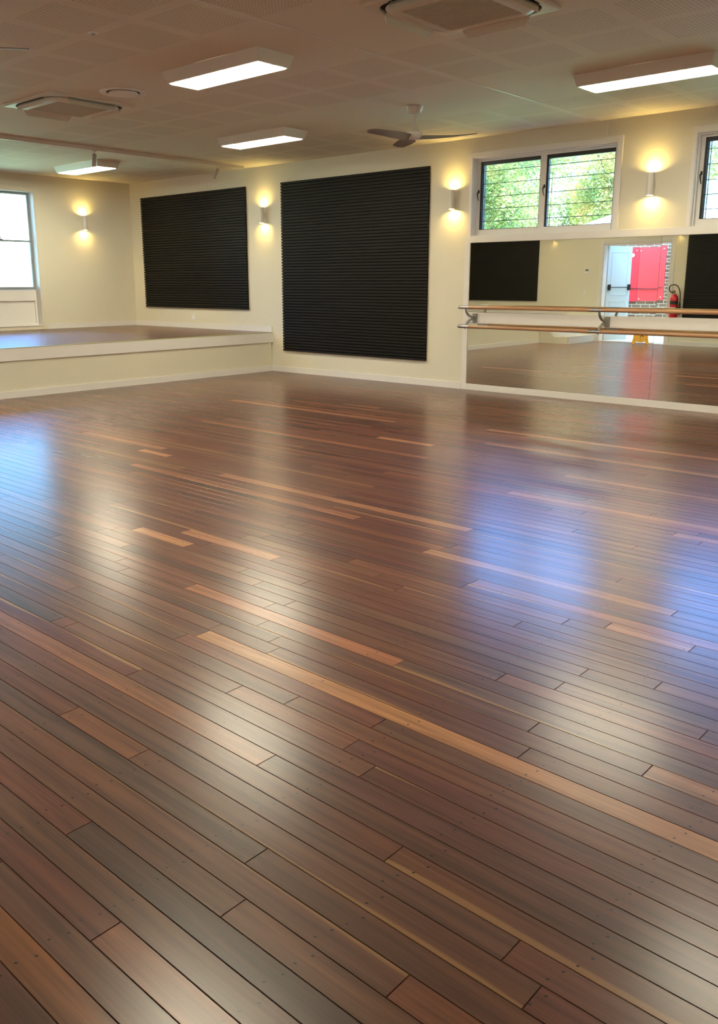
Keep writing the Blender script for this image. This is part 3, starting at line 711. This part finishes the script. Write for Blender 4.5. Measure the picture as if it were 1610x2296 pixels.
# ------------------------------------------------------------------ doorway wall (seen in the mirrors)
t = sroot('door_1', ((DX0+DX1)/2, FR, 0), 'white framed double doorway with the pale door standing open', 'door')
m = MB(); m.box(DX0-.09, DX0, FR, FR+.02, 0, DZ+.09, .003); m.box(DX1, DX1+.09, FR, FR+.02, 0, DZ+.09, .003); m.box(DX0, DX1, FR, FR+.0199, DZ, DZ+.09, .003)
m.build('casing', M['trim'], t)
m = MB(); m.box(DX0, DX0+.03, FR-WT, FR+.001, 0, DZ); m.box(DX1-.02, DX1, FR-WT, FR+.001, 0, DZ); m.box(DX0+.03, DX1-.03, FR-WT, FR+.001, DZ-.03, DZ); m.build('door_frame', M['trim'], t)
m = MB(); m.box(DX0+.03, DX1-.03, FR-WT-.02, FR, -.012, .008, .004); tag(m.build('threshold', M['barre'], t), 'timber threshold strip')
def leaf(hx, ang, sgn, nm):
    """door leaf hinged at hx on the outer face; sgn +1: extends towards +x when closed"""
    W_, H_ = .78, DZ-.045
    m = MB(); m.box(0, W_, -.02, .02, 0, H_); R = Matrix.Translation((hx, FR-WT+.02, .012)) @ Matrix.Rotation(ang, 4, 'Z')
    if sgn < 0: R = R @ Matrix.Scale(-1, 4, (1, 0, 0))
    for a, b, c, d in ((.12, W_-.12, .20, .95), (.12, W_-.12, 1.10, H_-.14)):
        for (x0, x1, z0, z1) in ((a, b, c, c+.012), (a, b, d-.012, d), (a, a+.012, c, d), (b-.012, b, c, d)):
            m.box(x0, x1, .02, .026, z0, z1)
    bmesh.ops.transform(m.b, matrix=R, verts=m.b.verts); lf = m.build(nm, M['door'], t)
    m = MB()
    for x in (.06, W_-.06): m.box(x-.03, x+.03, .02, .075, 1.22, 1.36, .006)
    m.tube([(.06, .062, 1.29), (W_-.06, .062, 1.29)], .010, 10)
    bmesh.ops.transform(m.b, matrix=R, verts=m.b.verts); tag(sub(m, 'panic_bar', M['rubber'], lf), 'dark panic bar with end boxes')
    return lf
leaf(DX0+.035, math.radians(-70), 1, 'door_leaf')
leaf(DX1-.035, math.radians(95), -1, 'door_leaf')
# outside the doorway
m = MB(); m.box(-16, 4, -2.9, FR-WT, -.12, -.02)
struct(m, 'path', M['concrete'], 'pale concrete path outside the double doorway', 'path')
m = MB(); m.box(-16, 2, -2.55, -2.31, .16, 4.8)
struct(m, 'wall_brick', M['brick'], 'brown brick wall outside the open doorway', 'brick wall')
m = MB(); m.box(-16, 2, -2.58, -2.29, -.02, .16)
struct(m, 'trim_4', M['whitewash'], 'pale plinth under the brick wall', 'trim')
rb = thing('red_board', (-9.3, -2.31, .93), 'bright red board fixed to the brick wall outside the door', 'board', world=True)
m = MB(); m.box(-9.565, -8.87, -2.309, -2.28, .95, 2.29, .002); m.build('main_board', M['redboard'], rb)
m = MB(); m.box(-9.95, -9.568, -2.309, -2.275, .93, 2.29, .002); m.build('side_board', M['reddark'], rb)
m = MB(); m.rings([[(-9.74+r*math.cos(2*PI*i/24), y, 2.10+r*math.sin(2*PI*i/24)) for i in range(24)] for r, y in ((.05, -2.275), (.05, -2.262), (.03, -2.256))]); tag(m.build('disc', M['whitewash'], rb, True), 'round white disc')
m = MB(); m.tube([(-9.9, -2.262, 1.27), (-9.3, -2.262, 1.255), (-8.9, -2.262, 1.262)], .008, 8); tag(m.build('rail', M['rubber'], rb), 'thin dark horizontal rail')
for q, (x, z) in enumerate(((-9.80, 2.22), (-9.64, 2.22), (-9.53, 2.21), (-8.93, 2.22), (-9.83, 1.0), (-9.50, 1.0), (-8.93, 1.02))):
    m = MB(); m.rings([[(x+r*math.cos(2*PI*i/12), y, z+r*math.sin(2*PI*i/12)) for i in range(12)] for r, y in ((.013, -2.283), (.013, -2.270))]); m.build('screw_cap', M['whitewash'], rb)

# fire extinguisher
t = thing('fire_extinguisher', (-7.80, FR+.10, .60), 'red fire extinguisher with black horn hose hung beside the doorway', 'extinguisher')
m = MB(); m.lathe([(.03, 0), (.085, .004), (.09, .03), (.09, .42), (.078, .475), (.045, .515), (.028, .53)], n=32); m.build('cylinder', M['red'], t, True)
m = MB(); m.lathe([(.0912, .30), (.0912, .38)], n=32, cap=False); m.build('band', M['rubber'], t, True)
m = MB(); m.rings([[(.0914*math.cos(a), .0914*math.sin(a), z) for a in [math.radians(40+100*i/12) for i in range(13)]] for z in (.10, .24)], cap=False)
m.build('label_panel', M['whitewash'], t)
m = MB(); m.lathe([(.022, .53), (.022, .565), (.015, .58)], n=16); m.box(-.012, .012, -.02, .05, .565, .60, .003); m.build('valve', M['brass'], t, True)
m = MB(); m.box(-.012, .012, .0, .13, .60, .612, .002); m.box(-.012, .012, .0, .12, .572, .580, .002); m.box(-.006, .006, -.01, .01, .57, .615); m.build('lever_handle', M['rubber'], t)
m = MB(); pts = [(-.02, .02, .565), (-.085, .03, .585), (-.125, .03, .65), (-.10, .03, .72), (-.02, .03, .745), (.07, .04, .71), (.13, .045, .60), (.15, .045, .45), (.15, .045, .33)]
def smooth(P, n=5):
    P = [Vector(p) for p in P]; o = []
    for i in range(len(P)-1):
        p0, p1, p2, p3 = P[max(i-1, 0)], P[i], P[i+1], P[min(i+2, len(P)-1)]
        for k in range(n):
            u = k/n; o.append(.5*((2*p1)+(-p0+p2)*u+(2*p0-5*p1+4*p2-p3)*u*u+(-p0+3*p1-3*p2+p3)*u**3))
    o.append(P[-1]); return o
hose = smooth(pts); m.tube(hose, .012, 10); m.build('hose', M['rubber'], t, True)
m = MB(); m.lathe([(.014, .36), (.022, .30), (.030, .18), (.042, .08), (.038, .08)], .15, .045, 16); m.build('horn', M['rubber'], t, True)
m = MB(); m.box(-.03, .03, -.1, -.085, .30, .50); m.box(-.012, .012, -.088, -.02, .52, .535); m.build('wall_hook', M['bracket'], t)

# thermostat and switch
t = thing('thermostat', (-10.05, FR, 1.69), 'small white thermostat with dark display, reflected above the light switch', 'thermostat')
m = MB(); m.box(-.065, .065, 0, .022, -.065, .065, .005); m.build('case', M['plastic'], t)
m = MB(); m.box(-.038, .038, .022, .024, .005, .048); m.build('display', M['screen'], t)
t = thing('light_switch', (-10.07, FR, 1.165), 'white light switch plate reflected left of the open door', 'switch')
m = MB(); m.box(-.037, .037, 0, .012, -.058, .058, .003); m.build('plate', M['plastic'], t)
for z in (-.03, 0, .03):
    m = MB(); m.box(-.012, .012, .012, .017, z-.008, z+.008, .001); m.build('rocker', M['white'], t)

# wet floor sign
t = thing('wet_floor_sign', (-8.50, FR+.16, 0), 'yellow folding caution sign standing in the doorway', 'sign', rotz=math.radians(-25))
def sign_leaf(s):
    W0, W1, H_ = .185, .10, .62
    pts = [(-W0, 0), (-W0+.05, 0), (-W0+.085, .055), (-.075, .06), (-.05, .045), (.05, .045), (.075, .06), (W0-.085, .055), (W0-.05, 0), (W0, 0), (W1+.015, H_-.10), (W1, H_-.03), (.05, H_-.025), (.045, H_-.012), (-.045, H_-.012), (-.05, H_-.025), (-W1, H_-.03), (-W1-.015, H_-.10)]
    m = MB(); m.prism(pts, 'y', -.006, .006)
    R = Matrix.Translation((0, s*.155, 0)) @ Matrix.Rotation(s*math.radians(14), 4, 'X')
    bmesh.ops.transform(m.b, matrix=R, verts=m.b.verts); lf = m.build('sign_leaf', M['yellow'], t)
    g = MB(); y = s*.0061; a, b = (y, y+s*.001) if s > 0 else (y+s*.001, y)
    g.prism([(-.085, .30), (.085, .30), (0, .455)], 'y', a, b)
    R2 = R; bmesh.ops.transform(g.b, matrix=R2, verts=g.b.verts)
    f = MB(); a2, b2 = (y+s*.0011, y+s*.002) if s > 0 else (y+s*.002, y+s*.0011)
    # falling figure
    f.prism([(.012*math.cos(q*PI/4)-.02, .405+.012*math.sin(q*PI/4)) for q in range(8)], 'y', a2, b2)
    fg = MB(); yy0, yy1 = (y, y+s*.001) if s > 0 else (y+s*.001, y)
    for P in ([(-.02, .255), (.01, .262), (.03, .205), (.005, .198)], [(.02, .212), (.075, .175), (.07, .163), (.01, .195)], [(.005, .205), (.02, .20), (-.01, .15), (-.022, .155)],
              [(-.02, .252), (-.075, .235), (-.074, .225), (-.015, .238)], [(.005, .258), (.06, .262), (.06, .252), (.01, .245)]):
        fg.prism(P, 'y', yy0, yy1)
    fg.prism([(.016*math.cos(q*PI/5)-.012, .277+.016*math.sin(q*PI/5)) for q in range(10)], 'y', yy0, yy1)
    bmesh.ops.transform(fg.b, matrix=R, verts=fg.b.verts)
    g.b.free(); f.b.free()
    tag(fg.build('slip_figure', M['rubber'], lf), 'black falling figure')
    for x in (-.13, 0, .13):
        h = MB(); h.rings([[(x+.009*math.cos(2*PI*i/10), yv, .105+.009*math.sin(2*PI*i/10)) for i in range(10)] for yv in (yy0, yy1)])
        bmesh.ops.transform(h.b, matrix=R, verts=h.b.verts); h.build('rivet', M['rubber'], lf)
for s in (1, -1): sign_leaf(s)
m = MB(); m.box(-.045, .045, -.02, .02, .592, .622, .006); m.build('top_hinge', M['yellow'], t)

# ------------------------------------------------------------------ outside the louvre windows
m = MB(); m.box(-60, 30, D+WT, 60, -.4, -.3)
struct(m, 'ground', M['grass'], 'grassy ground outside the back wall', 'ground')
m = MB(); m.box(-60, -L-WT, -30, D+WT, -.4, -.3)
struct(m, 'ground_side', M['lawn'], 'unseen lawn outside the sash window, paled to bounce light onto the ceiling', 'ground')
def tree(x, y, H, R_, seed, label, n=34000):
    rn = random.Random(seed)
    t = thing('tree', (x, y, -.3), label, 'tree', 'trees outside the louvre windows')
    m = MB()
    def seg(a, b, r0, r1): m.tube([a, ((a[0]+b[0])/2+rn.uniform(-.08, .08), (a[1]+b[1])/2+rn.uniform(-.08, .08), (a[2]+b[2])/2), b], [r0, (r0+r1)/2, r1], 8)
    seg((0, 0, 0), (.1, 0, H*.35), .12, .09)
    cl = []
    for i in range(9):
        a = i*2.4; rr = R_*rn.uniform(.35, .85); z = H*rn.uniform(.45, .86)
        p = (rr*math.cos(a), rr*math.sin(a)*.8, z); seg((.1, 0, H*.33), p, .045, .012); cl.append((p, R_*rn.uniform(.30, .48)))
    cl.append(((0, 0, H*.70), R_*.62)); cl.append(((0, 0, H*.84), R_*.5)); cl.append(((R_*.4, 0, H*.78), R_*.45)); cl.append(((-R_*.4, 0, H*.78), R_*.45))
    for i in range(7):
        a = rn.uniform(0, 2*PI); cl.append(((R_*.7*math.cos(a), R_*.6*math.sin(a), H*rn.uniform(.3, .6)), R_*rn.uniform(.3, .42)))
    m.build('trunk', M['bark'], t, True)
    b = bmesh.new()
    for i in range(n):
        (cx, cy_, cz), r = cl[rn.randrange(len(cl))]
        v = Vector((rn.gauss(0, 1), rn.gauss(0, 1), rn.gauss(0, 1))).normalized()*r*(rn.random()**.35)
        c = Vector((cx, cy_, cz))+v
        if c.z > H: c.z = H-rn.random()*.4
        s = rn.uniform(.04, .07); q = Matrix.Rotation(rn.uniform(0, 2*PI), 3, 'Z') @ Matrix.Rotation(rn.uniform(-1.2, 1.2), 3, 'X') @ Matrix.Rotation(rn.uniform(-1, 1), 3, 'Y')
        vs = [b.verts.new(c+q @ Vector(p)) for p in ((-s, 0, 0), (-s*.2, -s*.45, s*.08), (s, 0, 0), (-s*.2, s*.45, s*.08))]
        b.faces.new(vs)
    me = bpy.data.meshes.new('foliage'); b.to_mesh(me); b.free(); me.materials.append(M['leaf'])
    o = bpy.data.objects.new('foliage', me); C.objects.link(o); o.parent = t
    return t
tree(-13.6, 19.5, 6.2, 2.1, 1, 'green tree seen through the left pane of the full louvre window')
tree(-11.5, 25.9, 7.2, 2.2, 2, 'yellow green tree seen through the right pane of the full louvre window')
tree(-7.0, 26.5, 6.6, 2.1, 3, 'tree behind the white roof in the window at the right edge', 28000)
tree(-16.6, 24.4, 6.2, 2.4, 4, 'tree further back at the left side of the full louvre window', 28000)
tree(-16.8, 30.0, 7.8, 2.7, 5, 'tree far back behind the gap between the two nearer trees', 28000)
tree(-12.3, 33.5, 8.4, 3.0, 6, 'tree furthest back, behind the right pane of the full louvre window', 28000)
h = thing('neighbour_house', (-5.0, 20.0, -.3), 'white roofed building outside the window at the right edge', 'building', world=True)
m = MB(); m.box(-8.2, -1.8, 18.2, 23.0, -.3, 2.5); m.prism([(-8.2, 2.5), (-1.8, 2.5), (-1.8, 2.79), (-5.0, 3.655), (-8.2, 2.79)], 'y', 18.2, 23.0); m.build('wall', M['whitewash'], h)
m = MB(); m.prism([(-9.3, 2.50), (-5.0, 3.66), (-.7, 2.50), (-.7, 2.60), (-5.0, 3.76), (-9.3, 2.60)], 'y', 17.9, 23.3); m.build('roof', M['whitewash'], h)

# daylight portals in the window openings
def portal(name, loc, rot, sx_, sy_):
    l = bpy.data.lights.new(name, 'AREA'); l.shape = 'RECTANGLE'; l.size = sx_; l.size_y = sy_; l.cycles.is_portal = True
    o = bpy.data.objects.new(name, l); C.objects.link(o); o.location = loc; o.rotation_euler = rot
for (a, b) in WX: portal('daylight_portal', ((a+b)/2, D+WT+.05, (WZ0+WZ1)/2), (-PI/2, 0, 0), b-a, WZ1-WZ0)
portal('daylight_portal', (-L-WT-.05, (AY0+AY1)/2, 2.1), (0, -PI/2, 0), 1.9, AY1-AY0)

for o in bpy.data.objects:
    for k_ in ('_w', '_o'):
        if k_ in o: del o[k_]
